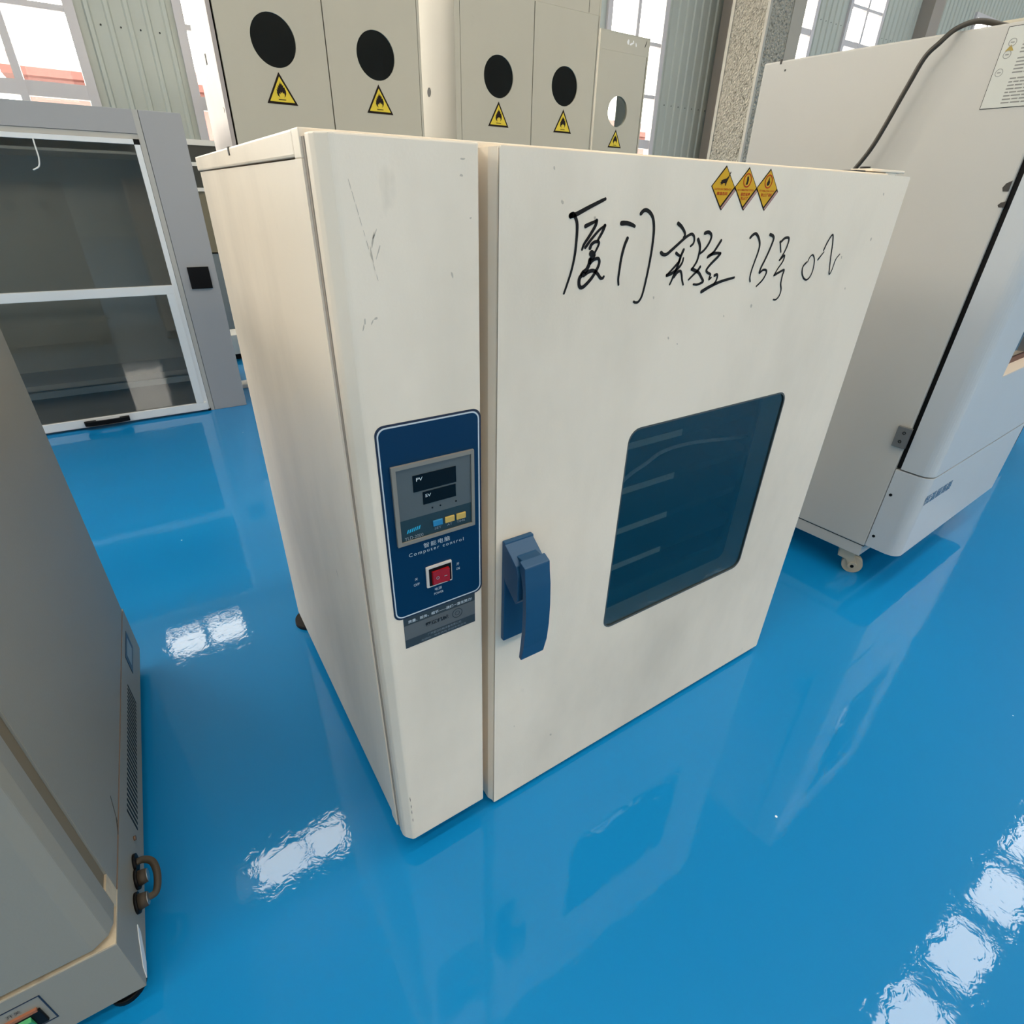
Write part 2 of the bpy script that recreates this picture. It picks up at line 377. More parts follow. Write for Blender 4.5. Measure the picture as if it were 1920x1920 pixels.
# measured marker strokes on the door: (pen width, [(x, z) ...])
STROKES = [(0.0055,[(0.2657,0.9876),(0.272,0.9885),(0.29,0.9956),(0.3122,1.0038)]),
(0.006,[(0.2655,0.9874),(0.2686,0.9888),(0.2708,0.9876)]),
(0.0042,[(0.2707,0.9879),(0.2746,0.9809),(0.2757,0.9725),(0.2756,0.961),(0.2748,0.9481),(0.2715,0.9324),(0.2666,0.9185),(0.2629,0.9089)]),
(0.0045,[(0.2873,0.9774),(0.2953,0.9802),(0.3017,0.9823)]),
(0.0045,[(0.3026,0.9826),(0.301,0.9772),(0.2934,0.9669),(0.2872,0.9596),(0.2847,0.9541)]),
(0.0038,[(0.2893,0.9561),(0.2973,0.9644),(0.3078,0.9735),(0.3154,0.9777)]),
(0.0042,[(0.3154,0.9777),(0.3126,0.9716),(0.308,0.9648),(0.3058,0.9611)]),
(0.0042,[(0.2962,0.9551),(0.298,0.9588),(0.303,0.9615),(0.3085,0.9611),(0.3081,0.9573),(0.3036,0.9498)]),
(0.0075,[(0.2991,0.9496),(0.3025,0.9476),(0.2985,0.943)]),
(0.0052,[(0.2976,0.943),(0.2961,0.9366),(0.2906,0.9291),(0.2847,0.9248),(0.2841,0.9182),(0.2868,0.9141),(0.2922,0.9152),(0.3023,0.9233),(0.3095,0.9329),(0.3121,0.9399),(0.3094,0.9442),(0.3018,0.9422),(0.2965,0.9372)]),
(0.0045,[(0.2921,0.9322),(0.2878,0.9298),(0.2847,0.9254)]),
(0.0048,[(0.2899,0.9271),(0.2977,0.9307),(0.3051,0.9311),(0.3111,0.9275),(0.316,0.923),(0.3193,0.9225),(0.321,0.9241)]),
(0.0055,[(0.3406,0.9801),(0.3487,0.9801),(0.3567,0.9785),(0.3614,0.9769)]),
(0.0045,[(0.3522,0.9642),(0.3488,0.9565),(0.346,0.9441),(0.3451,0.9314),(0.3447,0.9206),(0.3461,0.914)]),
(0.0046,[(0.3692,0.9901),(0.3731,0.993),(0.3784,0.9933),(0.3851,0.9902),(0.3906,0.9839),(0.394,0.9728),(0.3949,0.9576),(0.3943,0.9406),(0.3922,0.9198),(0.3887,0.8999),(0.3837,0.8921),(0.3786,0.8912),(0.3752,0.8924)]),
(0.0045,[(0.4342,0.9797),(0.4408,0.9764),(0.4477,0.9708),(0.4501,0.9669),(0.4481,0.9641)]),
(0.0045,[(0.4117,0.9476),(0.4162,0.9454),(0.4224,0.9456),(0.4302,0.9502),(0.438,0.9552),(0.4474,0.9612),(0.4555,0.9657),(0.4624,0.9676),(0.4673,0.9649),(0.4691,0.9603),(0.4678,0.9563),(0.4638,0.9538)]),
(0.004,[(0.4389,0.9463),(0.4446,0.9436),(0.4475,0.9429)]),
(0.0042,[(0.4518,0.9497),(0.4486,0.9423),(0.4472,0.9371),(0.442,0.932),(0.4343,0.9258),(0.4281,0.921)]),
(0.0045,[(0.4281,0.9208),(0.4351,0.9222),(0.4434,0.926),(0.4497,0.9305),(0.4532,0.9351),(0.4539,0.9398)]),
(0.0042,[(0.4486,0.9423),(0.4457,0.9318),(0.4421,0.9237),(0.4387,0.9149),(0.4361,0.9096)]),
(0.0042,[(0.4416,0.9183),(0.4468,0.9235),(0.4521,0.9247),(0.4555,0.9207),(0.4582,0.9139),(0.4617,0.9079)]),
(0.0044,[(0.4759,0.9614),(0.4803,0.9561),(0.4827,0.9508),(0.4825,0.9431),(0.4808,0.9354),(0.4766,0.9295),(0.4737,0.9263)]),
(0.0046,[(0.4872,0.9684),(0.4932,0.9695),(0.4994,0.9669),(0.5008,0.9622),(0.4975,0.9552),(0.4916,0.9488),(0.4849,0.9448)]),
(0.0044,[(0.4737,0.9263),(0.4821,0.9238),(0.4888,0.9211),(0.4954,0.9152),(0.5005,0.91),(0.4956,0.9077),(0.489,0.9065),(0.4818,0.9072)]),
(0.004,[(0.4892,0.9284),(0.4859,0.9243),(0.4785,0.9191),(0.4708,0.9136)]),
(0.0042,[(0.5217,0.9592),(0.5171,0.953),(0.5113,0.9459),(0.5053,0.9425),(0.5003,0.9393)]),
(0.0046,[(0.5019,0.9407),(0.51,0.9435),(0.5189,0.9442),(0.5252,0.9437)]),
(0.0042,[(0.5253,0.9434),(0.5206,0.939),(0.5122,0.9331),(0.5058,0.9278),(0.503,0.9236),(0.5064,0.9206),(0.5127,0.9182),(0.5122,0.9151),(0.5121,0.9119),(0.5156,0.914)]),
(0.0042,[(0.522,0.9165),(0.5264,0.9173),(0.5284,0.9143),(0.5262,0.908),(0.5213,0.9038)]),
(0.0052,[(0.5012,0.8969),(0.5137,0.9016),(0.528,0.9057),(0.5428,0.9088),(0.5651,0.9117)]),
(0.0042,[(0.5825,0.962),(0.5871,0.9653),(0.5935,0.9665),(0.6016,0.9609),(0.607,0.9524),(0.6068,0.9427),(0.6036,0.9301),(0.601,0.9186),(0.6011,0.9103),(0.6037,0.9045)]),
(0.0042,[(0.6255,0.9653),(0.6332,0.9633),(0.6362,0.9587),(0.6329,0.9467),(0.6272,0.9329),(0.6221,0.9225),(0.6211,0.9156),(0.6277,0.9189),(0.6353,0.9184),(0.6377,0.9141),(0.6322,0.9052),(0.621,0.8973)]),
(0.0036,[(0.6534,0.9555),(0.6611,0.9419)]),
(0.004,[(0.6563,0.9561),(0.6631,0.9602),(0.6725,0.9599),(0.6735,0.9517),(0.6695,0.9411),(0.6626,0.9312)]),
(0.0036,[(0.6626,0.9312),(0.6719,0.9369),(0.6716,0.9291),(0.6637,0.9196),(0.6583,0.911)]),
(0.0038,[(0.6584,0.9107),(0.6684,0.914),(0.6798,0.9168),(0.6794,0.9092),(0.6804,0.8978),(0.6851,0.8887),(0.6839,0.8798),(0.6776,0.875),(0.6711,0.8754)]),
(0.0033,[(0.7338,0.9255),(0.7277,0.9197),(0.7297,0.9107),(0.738,0.9026),(0.7477,0.9001),(0.7553,0.9057),(0.7571,0.9173),(0.7536,0.9289),(0.7457,0.9357),(0.7395,0.9328),(0.7369,0.9263)]),
(0.0033,[(0.7634,0.9286),(0.7691,0.9341),(0.7743,0.939)]),
(0.0033,[(0.7722,0.942),(0.777,0.9534),(0.7852,0.9632),(0.792,0.9519),(0.7964,0.9366),(0.8014,0.9209),(0.8074,0.9058),(0.8119,0.9112),(0.8146,0.927),(0.8219,0.9346)])]

# ================================================================ SETTING
struct(MB().box(HX0-.3, HX1+.3, HY0-.3, HY1+.3, -.15, 0), 'floor', FLOORM)

# window wall: glass openings in x, one row z 1.12..3.80
WINX = [(-5.75, -4.97), (-4.20, -3.42), (-2.36, -1.58), (-.82, -.044), (.72, 1.50), (3.43, 4.21), (4.99, 5.77),
        (7.78, 8.56), (9.40, 10.19), (13.08, 13.96), (14.75, 15.55), (17.6, 18.4), (19.2, 20.0)]
WZ0, WZ1 = 1.12, 3.80
FR = .065
def ribbed(mb, x0, x1, z0, z1, y, pitch=.125, h=.018):
    """a strip of ribbed sheet: pans and narrow ribs towards the hall"""
    prof = [(x0, y)]; x = x0+pitch*.6
    while x < x1-.05:
        prof += [(x-.022, y), (x-.012, y-h), (x+.012, y-h), (x+.022, y)]; x += pitch
    prof += [(x1, y), (x1, y+.06), (x0, y+.06)]
    mb.prism(prof, z0, z1, 'z')
wb = MB()
edges = [HX0] + [v for a, b in WINX for v in (a-FR, b+FR)] + [HX1]
for i in range(0, len(edges), 2): ribbed(wb, edges[i], edges[i+1], WZ0-FR, WZ1+FR, HY1)
ribbed(wb, HX0, HX1, 0, WZ0-FR, HY1)
ribbed(wb, HX0, HX1, WZ1+FR, 4.6, HY1); ribbed(wb, HX0, -8.0, 4.6, 6.8, HY1); ribbed(wb, -2.4, HX1, 4.6, 6.8, HY1)
ribbed(wb, HX0, HX1, 6.8, 8.0, HY1)
ribbed(wb, HX0, -2.1, 8.0, 9.15, HY1); ribbed(wb, 1.4, HX1, 8.0, 9.15, HY1)
ribbed(wb, HX0, HX1, 9.15, HZ, HY1)
struct(wb, 'wall_back', CLAD)
# screws that hold the sheets, a row on each strip
sm = MB()
for i in range(0, len(edges), 2):
    x = edges[i]+.125*.6+.062
    while x < edges[i+1]-.03:
        for z in (1.35, 2.02, 3.2): sm.cyl((x, HY1-.004, z), .006, .004, 'y', n=8)
        x += .125
struct(sm, 'trim_screws', SCREWM)

for n, (a, b) in enumerate(WINX):
    f = MB(); y0, y1 = HY1-.035, HY1+.05
    f.box(a-FR, a, y0, y1, WZ0-FR, WZ1+FR); f.box(b, b+FR, y0, y1, WZ0-FR, WZ1+FR)
    f.box(a, b, y0, y1, WZ0-FR, WZ0); f.box(a, b, y0, y1, WZ1, WZ1+FR)
    mid = (a+b)/2
    f.box(mid-.025, mid+.025, y0+.004, y1-.004, WZ0, WZ1)
    for z, h in ((1.60, .09), (2.075, .036), (2.56, .036), (3.03, .07), (3.44, .036)):
        f.box(a, b, y0+.01, y1-.01, z-h/2, z+h/2)
    fo = struct(f, 'window_%d' % (n+1), FRAME)
    MB().box(a, b, HY1+.005, HY1+.01, WZ0, WZ1).build('pane', GPANE, fo)
f = MB()  # unseen high window band, added to light the left-facing sides
for k in range(8): f.box(-8.03+k*.8, -7.97+k*.8, HY1-.02, HY1+.05, 4.6, 6.8)
for z in (4.63, 5.7, 6.77): f.box(-8.0, -2.4, HY1-.02, HY1+.05, z-.03, z+.03)
struct(f, 'window_%d' % (len(WINX)+2), FRAME)
# high-level window over the left bay
f = MB()
for x in (-1.9, -.92, -.03, .62, 1.4): f.box(x-.03, x+.03, HY1-.02, HY1+.05, 8.0, 9.15)
f.box(-2.1, -1.9, HY1-.02, HY1+.05, 8.0, 9.15)
for z in (8.02, 9.1): f.box(-2.1, 1.4, HY1-.02, HY1+.05, z-.03, z+.03)
fo = struct(f, 'window_%d' % (len(WINX)+1), FRAME)
MB().box(-2.0, -.95, HY1+.01, HY1+.015, 8.05, 9.07).build('frosted_pane', glass('frosted_roof_light', (.32, .32, .33, 1), gloss=.1), fo)
MB().box(.65, 1.37, HY1+.01, HY1+.015, 8.05, 9.07).build('frosted_pane', bpy.data.materials['frosted_roof_light'], fo)

# roof with skylight strips along the hall, two of them added for fill
cb = MB(); ys = sorted([HY0-.2] + [v for s_ in ROOF_STRIPS for v in s_] + [HY1+.2])
for i in range(0, len(ys), 2): cb.box(HX0-.2, HX1+.2, ys[i], ys[i+1], HZ, HZ+.12)
for a, b in ROOF_STRIPS:
    x = 6.0-1.62*9
    while x < HX1:
        cb.box(x-.19, x+.19, min(a, b), max(a, b), HZ, HZ+.10); x += 1.62
struct(cb, 'ceiling', CEILM)
wl = MB(); wl.box(HX0-.1, HX0, HY0, HY1, 0, 4.4).box(HX0-.1, HX0, HY0, HY1, 6.6, HZ).box(HX0-.1, HX0, HY0, 1.9, 4.4, 6.6)
for k in range(3): wl.box(HX0-.1, HX0, 2.4+k*1.2, 2.6+k*1.2, 4.4, 6.6)  # unseen window openings, added to brighten sides that face left
struct(wl, 'wall_left', CLAD)
struct(MB().box(HX1, HX1+.2, HY0, HY1, 0, HZ), 'wall_right', CLAD)
wf = MB(); wf.box(HX0, HX1, HY0-.1, HY0, 0, 3.0); wf.box(HX0, HX1, HY0-.1, HY0, 4.5, HZ)
x = HX0
while x < HX1: wf.box(x, x+2.0, HY0-.1, HY0, 3.0, 4.5); x += 3.0
struct(wf, 'wall_front', CLAD)

# roughcast column in front of the window wall, posts on the wall
c = MB()
c.box(6.30, 6.91, 4.47, 4.96, 0, HZ)
col = struct(c, 'column_1', CONC)
MB().box(6.292, 6.325, 4.462, 4.495, 0, HZ-.01).box(6.292, 6.31, 4.925, 4.968, 0, HZ-.01).build('corner_bead', BEAD, col)
MB().box(6.70, 6.915, 4.463, 4.50, 0, HZ-.01).build('plaster_band', PLASTER, col)
struct(MB().box(6.73, 6.99, 5.28, 5.48, 0, HZ), 'column_2', POST)
struct(MB().box(11.2, 11.5, 5.28, 5.48, 0, HZ), 'column_3', POST)

# outside
struct(MB().box(-60, 90, HY1+.3, 80, -.3, -.05), 'ground', GROUND)
b = thing('brick_building', 'long pinkish building with red roof seen outside through the windows', 'building', (30, 28, -.05))
MB().box(-31.2, 32, -3, 5, 0, 4.1).build('wall', PINKW, b)
MB().prism([(-3.5, 4.05), (1, 5.0), (5.5, 4.05), (5.5, 3.85), (-3.5, 3.85)], -31.7, 32.5, 'x').build('roof', REDR, b)

# ================================================================ DRYING OVEN (the subject)
oven = thing('drying_oven', 'large cream laboratory drying oven with blue handle and handwritten black marker on its door', 'oven')
Z0, Z1 = .05, 1.05
bx = MB()
bx.box(0, .012, .035, .6986, Z0, 1.0285)                                   # left side sheet
bx.box(.953, .965, .035, .6986, Z0, Z1)
bx.box(.0125, .9525, .68, .6984, Z0+.0002, Z1-.001); bx.box(.0125, .9525, .036, .679, Z0+.0002, Z0+.012)
bx.sheet([(.0125, Z0+.0003), (.9525, Z0+.0003), (.9525, Z1-.001), (.0125, Z1-.001)], [rrect(.25, .90, .16, .96, .03)], .046, .056)
body = bx.build('body', CREAM_SIDE, oven)
MB().box(-.0025, .965, .0562, .7040, 1.0300, 1.0505, bev=.002).build('top_cover', CREAM_SIDE, oven)
MB().box(-.0022, .964, .0345, .0560, 1.0285, 1.0505, bev=.001).box(-.0022, .004, .0345, .0560, Z0, 1.0284).build('corner_flange', CREAM_SIDE, oven)
MB().box(.0, .014, .0285, .0345, Z0+.002, 1.044).build('shadow_gap_strip', mat('brown_grey_sealant', (.33, .28, .23), .7), oven)
MB().prism([(.366, 1.0415), (.3735, 1.0415), (.3735, 1.0508), (.366, 1.0508)], -.0035, .001, 'x').build('slot', CHIP, oven)
# control column: pressed sheet with chamfered outer corner
cc = MB()
cc.prism([(.0008, .029), (.0008, .0165), (.0035, .0105), (.0125, .0008), (.0165, 0), (.1506, 0), (.1526, .002), (.1526, .044), (.146, .044), (.146, .029)], .0427, 1.0465, 'z', bev=.0015)
colm = cc.build('control_column', CREAM, oven)
# door with a window cut out
dr = MB()
win = rrect(.4015, .779, .336, .7135, .020, 5)
dr.sheet([(.1745, .0118+.002), (.1765, .0118), (.967, .0118), (.969, .0138), (.969, 1.0439), (.967, 1.0459), (.1765, 1.0459), (.1745, 1.0439)], [win], 0, .0015)
dr.prism([(.1745, .0006), (.1765, .0), (.1725, .009), (.1700, .014), (.1700, .043), (.1745, .043)][::-1], .0128, 1.0449, 'z')
dr.box(.965, .969, .001, .043, .0128, 1.0449); dr.box(.1765, .967, .001, .043, .0118, .0140); dr.box(.1765, .967, .001, .043, 1.0437, 1.0459)
dr.sheet([(.172, .014), (.967, .014), (.967, 1.044), (.172, 1.044)], [rrect(.395, .785, .330, .720, .02)], .040, .043)
wi = rrect(.4015, .779, .336, .7135, .020, 5); dr.bm.verts.ensure_lookup_table()
k = len(wi); ya = [dr.bm.verts.new((p[0], .0015, p[1])) for p in wi]; yb = [dr.bm.verts.new((p[0], .040, p[1])) for p in wi]
for i in range(k): dr.bm.faces.new((ya[i], yb[i], yb[(i+1) % k], ya[(i+1) % k]))
door = dr.build('door', CREAM, oven)
MB().sheet(win, [], .0012, .0022).build('window_pane', GOVEN, oven)
gsk = MB(); gsk.sheet(rrect(.400, .781, .334, .7155, .021, 5), [rrect(.4022, .7783, .3367, .7128, .0195, 5)], -.0003, .002)
gsk.build('window_gasket', mat('dark_window_edge', (.05, .06, .06), .5), oven)
# chamber behind the window
ch = MB()
X0, X1, ZA, ZB, YB = .25, .90, .16, .96, .58
ch.box(X0-.004, X0, .05, YB, ZA, ZB); ch.box(X1, X1+.004, .05, YB, ZA, ZB); ch.box(X0, X1, YB, YB+.004, ZA, ZB)
ch.box(X0, X1, .05, YB, ZA-.004, ZA); ch.box(X0, X1, .05, YB, ZB, ZB+.004)
ch.build('chamber_liner', LINER, oven)
MB().sheet(rrect(.34, .86, .285, .80, .03), [rrect(.385, .800, .352, .76, .045)], .058, .066).build('inner_frame', mat('grey_seal_frame', (.02, .075, .085), .5), oven)
for z in (.633, .5445, .4577, .374):
    s_ = MB(); s_.box(.255, .895, .095, .105, z-.0065, z+.0065)
    s_.box(.255, .895, .105, .52, z-.0065, z-.0035)
    so_ = s_.build('shelf', SHELF, oven)
    MB().box(.26, .635, .0935, .0955, z-.0060, z+.0060).build('bar_light_strip', BAR_LIGHT, so_)  # added pale strip, paints the brighter left part of the bars as light
# blue pull handle
hb = MB()
hb.box(.184, .2315, -.008, 0, .4205, .5975, bev=.002)
hb.prism([(-.004, .5975), (-.0365, .575), (-.0415, .560), (-.0415, .520), (-.037, .512), (-.010, .532), (-.004, .545)], .184, .2305, 'x', bev=.0015)
hbase = hb.build('handle', BLUEH, oven)
gp = MB()
outer = [(-.040, .5865), (-.0530, .5810), (-.0575, .545), (-.0600, .510), (-.0600, .475), (-.0575, .445), (-.0520, .4165)]
inner = [(-.0460, .4185), (-.0495, .445), (-.0520, .475), (-.0520, .510), (-.0500, .545), (-.047, .565), (-.040, .572)]
gp.prism(outer+inner, .1865, .2275, 'x', bev=.0018)
gp.box(.1925, .2240, -.0425, -.0200, .568, .5835, bev=.001)
gp.build('handle_grip', BLUEH, hbase)
# hinge plate and studs on top by the hinge side
hp = MB(); hp.box(.935, 1.045, .048, .085, 1.0535, 1.0575, bev=.001); hp.box(.985, 1.02, .05, .075, 1.0459, 1.0535)
hpo = hp.build('hinge_plate', CREAM, oven)
MB().box(.90, .93, .055, .085, 1.0500, 1.0545, bev=.0015).cyl((.945, .066, 1.0575), .008, .003).build('hinge_bolt', SCREWM, hpo)
for x, y in ((.029, .708), (.07, .10), (.93, .665), (.93, .10)):
    MB().cyl((x, y, 0), .041, .011, n=32, r2=.040).cyl((x, min(y, .66), .012), .010, .040, n=16).build('foot', RUBBER, oven)
# marks of wear
def blob(mb, x, z, rx, rz, y, ang=0, n=9, seed=0):
    rnd = random.Random(seed); ca, sa = math.cos(ang), math.sin(ang); pts = []
    for i in range(n):
        a = 2*math.pi*i/n; q = .7+.6*rnd.random(); u, v = rx*q*math.cos(a), rz*q*math.sin(a)
        pts.append((x+u*ca-v*sa, y, z+u*sa+v*ca))
    mb.poly(pts)
for x, z, rx, rz, a in ((.0415, .968, .0007, .008, -.3), (.039, .955, .0006, .007, .1), (.0455, .958, .0005, .006, -.4), (.0435, .972, .0005, .005, -.5), (.024, .893, .0006, .004, -.3), (.037, .9, .002, .001, .3),
                        (.026, .898, .0007, .003, 0), (.033, .897, .0006, .0025, -.5), (.133, 1.020, .0018, .0012, 0), (.142, .985, .0012, .001, 0), (.12, .935, .001, .003, .2), (.1345, 1.033, .003, .0008, 0)):
    wk = MB(); blob(wk, x, z, rx, rz, -.0002, a, seed=int(x*1e4)); wk.build('scuff_mark', SCUFF, oven)
wk = MB()
for i in range(9): blob(wk, .0255+.0021*i, 1.01-.0093*i, .00035, .0035 if i > 3 else .0045, -.0002, .2, n=6, seed=i)
wk.build('scratch', SCUFF, oven)
for x, z, r in ((.45, .84, .0015), (.56, .86, .001), (.30, .985, .0015), (.253, 1.0, .0015), (.24, 1.03, .0012), (.90, 1.02, .0016), (.905, .955, .0018), (.62, .87, .002), (.41, .895, .0012), (.83, .93, .0015), (.47, .83, .001), (.87, .88, .0015), (.215, .2, .001), (.3, .12, .002)):
    wk = MB(); blob(wk, x, z, r, r*1.6, -.0002, .4, seed=int(x*999)); wk.build('scuff_mark', SCUFF, oven)
for y_, z_, ry, rz in ((.1731, .5038, .0028, .0085), (.2, .71, .001, .002)):
    ck = MB().poly([(-.0006, y_+ry, z_+rz*.9), (-.0006, y_, z_+rz*.2), (-.0006, y_-ry, z_-rz), (-.0006, y_-ry*.2, z_-rz*.3), (-.0006, y_+ry*.8, z_+rz*.5)]); ck.build('paint_chip', CHIP, oven)
for x, z in ((.0152, .155), (.0155, .12), (.0158, .098), (.0156, .135)):
    ck = MB(); blob(ck, x, z, .0005, .005, -.0002, 0, seed=int(z*1000)); ck.build('paint_chip', CHIP, oven)

# handwriting on the door
for a, b in ((0, 12), (12, 15), (15, 22), (22, 31), (31, 32), (32, 33), (33, 37), (37, 38), (38, 40)):
    hw = MB(); ribbons(hw, STROKES[a:b], -.00035, MARKER); hw.build('handwritten_character', MARKER, oven, fix=False)

# three diamond warning stickers side by side
def hand_shape():
    return [(.42, .50), (.30, .18), (.10, .02), (-.18, -.04), (-.40, -.14), (-.36, -.20), (-.46, -.26), (-.38, -.30), (-.44, -.40), (-.30, -.34), (-.30, -.46), (-.20, -.34), (-.10, -.28), (.06, -.30), (.08, -.46), (.16, -.44), (.20, -.26), (.30, -.02), (.40, .2), (.48, .42)]
for k, cx in enumerate((.5060, .5510, .5955)):
    hwid, hh, cz = .0227, .0228, 1.0205
    st = MB(); y = -.0003
    st.poly([(cx-hwid, y, cz), (cx-.0005, y, cz+hh), (cx+hwid, y, cz), (cx+hwid+.0032, y, cz-.0036), (cx+.0040, y, cz-hh-.0036), (cx+.0005, y, cz-hh-.001)])
    s_ = st.build('warning_sticker', YINK, oven)
    s_['label'] = ('diamond sticker with a black hand', 'diamond sticker with a ringed object', 'diamond sticker with a ringed flame')[k]
    q = .0013
    MB().poly([(cx-hwid+q*1.2, y-.0002, cz), (cx, y-.0002, cz+hh-q*1.6), (cx+hwid-q*1.2, y-.0002, cz), (cx+.0005, y-.0002, cz-hh+q)]).build('yellow_field', YEL2, s_)
    MB().poly([(cx+hwid-.0006, y-.0002, cz-.0022), (cx+hwid+.0020, y-.0002, cz-.0040), (cx+.0042, y-.0002, cz-hh-.0020), (cx+.0022, y-.0002, cz-hh-.0004)]).build('edge_band', PINK, s_)
    sy = MB(); yy = y-.0004
    if k == 0: sy.fill([(cx+.001+a*.0185, cz+.0085+b*.0165) for a, b in hand_shape()], yy)
    elif k == 1: sy.poly([(cx-.0022, yy, cz+.0030), (cx+.0016, yy, cz+.0034), (cx+.0026, yy, cz+.0085), (cx+.0012, yy, cz+.0125), (cx-.0018, yy, cz+.0118), (cx-.0010, yy, cz+.0075)])
    else: sy.fill([(cx-.0008, cz+.0030), (cx+.0022, cz+.0040), (cx+.0032, cz+.0075), (cx+.0016, cz+.0092), (cx+.0008, cz+.0135), (cx-.0008, cz+.0105), (cx-.0016, cz+.0085), (cx-.0032, cz+.0065), (cx-.0026, cz+.0036)], yy)
    sy.build('pictogram', YINK, s_)
    if k:
        MB().sheet(circle(cx, cz+.0080, .0080, 28), [circle(cx, cz+.0080, .0066, 28)], y-.0003, y-.0005).build('red_ring', RINK, s_)
    lettering('printed_text', 'CAUTION HIGH TEMPERATURE' if k == 0 else 'NO COMBUSTIBLE GOODS', RINK, s_, cx-.0165, cx+.0165, cz-.0038, cz-.0018, y-.0005, bold=.01)
    lettering('printed_text', ('高温危险', '易燃易爆', '禁止烘烤易爆')[k], RINK, s_, cx-.0105+(.002 if k == 1 else 0), cx+(.0105 if k < 2 else .0125), cz-.0095, cz-.0056, y-.0005, bold=.015)
    if k == 1: lettering('printed_text', '禁止烘烤', RINK, s_, cx-.0070, cx+.0080, cz-.0140, cz-.0105, y-.0005, bold=.015)

# control panel
cp = MB(); cp.sheet(rrect(.0224, .1516, .5265, .7920, .011, 8), [], -.0006, .001)
P = cp.build('control_panel', NAVY, oven); P['label'] = 'dark blue control panel'
MB().sheet(rrect(.0246, .1492, .5290, .7895, .010, 8), [rrect(.0262, .1475, .5308, .7878, .0088, 8)], -.0009, -.0005).build('white_border', PRINTW, P)
MB().sheet(rrect(.0262, .1475, .5308, .7878, .0088, 8), [], -.0008, -.0004).build('blue_field', BLUEP, P)
mt = MB(); mt.sheet([(.0355, .639), (.1400, .639), (.1400, .7432), (.0355, .7432)], [[(.0405, .6435), (.1360, .6435), (.1360, .7385), (.0405, .7385)]], -.0045, 0)
MT = mt.build('meter_bezel', METERF, P)
mface = MB(); mface.box(.0405, .1360, -.0025, 0, .6725, .7385); mface.build('meter_face', METERG, P)
MB().box(.0405, .1360, -.0024, 0, .6435, .6730).build('meter_strip', METERD, P)
MB().box(.0604, .1158, -.0031, -.0020, .7062, .7272).build('upper_display', DISPLAY, P)
MB().box(.0716, .1148, -.0031, -.0020, .6872, .7038).build('lower_display', DISPLAY, P)
for x in (.083, .0936, .1147): MB().cyl((x, -.0029, .6800), .0011, .001, 'y', n=12).build('indicator_lamp', DISPLAY, P)
for x, m_ in ((.0888, BTNB), (.1050, BTNY), (.1208, BTNY)):
    b_ = MB().box(x-.0065, x+.0065, -.0042, -.002, .6535, .6618, bev=.0008).build('button', m_, P); b_['label'] = 'blue button' if m_ is BTNB else 'amber button'
lettering('printed_text', 'PV', PRINTW, P, .0645, .0725, .7195, .7240, -.0034, bold=.01)
lettering('printed_text', 'SV', PRINTW, P, .0745, .0820, .6965, .7005, -.0034, bold=.01)
for t_, x in (('SET', .0888), ('AT', .1050), ('TIME', .1208)):
    lettering('printed_text', t_, PRINTDIM, P, x-.0012*len(t_)-.001, x+.0012*len(t_)+.001, .6485, .6515, -.0027)
lg = MB()
for i in range(6): lg.poly([(.0480+i*.003, -.0027, .6535+i*.0004), (.0500+i*.003, -.0027, .6540+i*.0004), (.0515+i*.003, -.0027, .6590+i*.0004), (.0495+i*.003, -.0027, .6582+i*.0004)])
lg.build('slanted_logo', CYAN, P)
lettering('printed_text', 'YLD-2000', PRINTDIM, P, .0450, .0690, .6445, .6492, -.0027)
lettering('printed_text', '智能电脑', PRINTW, P, .0690, .1050, .6255, .6325, -.0011, space=1.25)
lettering('printed_text', 'Computer control', PRINTW, P, .0490, .1245, .6172, .6238, -.0011, space=1.35)
lettering('printed_text', '开', PRINTW, P, .1130, .1172, .5825, .5870, -.0011); lettering('printed_text', 'ON', PRINTW, P, .1125, .1177, .5755, .5795, -.0011)
lettering('printed_text', '关', PRINTW, P, .0540, .0580, .5810, .5850, -.0011); lettering('printed_text', 'OFF', PRINTW, P, .0520, .0600, .5725, .5765, -.0011)
lettering('printed_text', '电源', PRINTW, P, .0805, .0905, .5545, .5592, -.0011); lettering('printed_text', 'POWER', PRINTW, P, .0790, .0925, .5480, .5515, -.0011)
rk = MB(); rk.sheet(rrect(.0693, .1055, .5640, .5960, .001, 2), [rrect(.0728, .1048, .5655, .5925, .001, 2)], -.0028, 0)
MB().box(.0712, .1052, -.0026, -.0008, .5645, .5945).build('switch_well', BLACK, P)
rk.sheet(rrect(.0705, .1050, .5645, .5950, .001, 2), [rrect(.0725, .1045, .5655, .5930, .001, 2)], -.0032, 0)
R_ = rk.build('switch_frame', mat('white_switch_rim', (.55, .50, .46), .4), P)
kk = MB(); kk.prism([(.0765, -.0026), (.0775, -.0058), (.0885, -.0040), (.1000, -.0078), (.1005, -.0026)], .5675, .5880, 'z', bev=.0006)
kk.build('rocker', RED, P)
MB().sheet(circle(.0835, .5775, .0022, 20), [circle(.0835, .5775, .0016, 20)], -.0062, -.0058).box(.0925, .0965, -.0070, -.0062, .5772, .5777).build('rocker_mark', PRINTDIM, P)
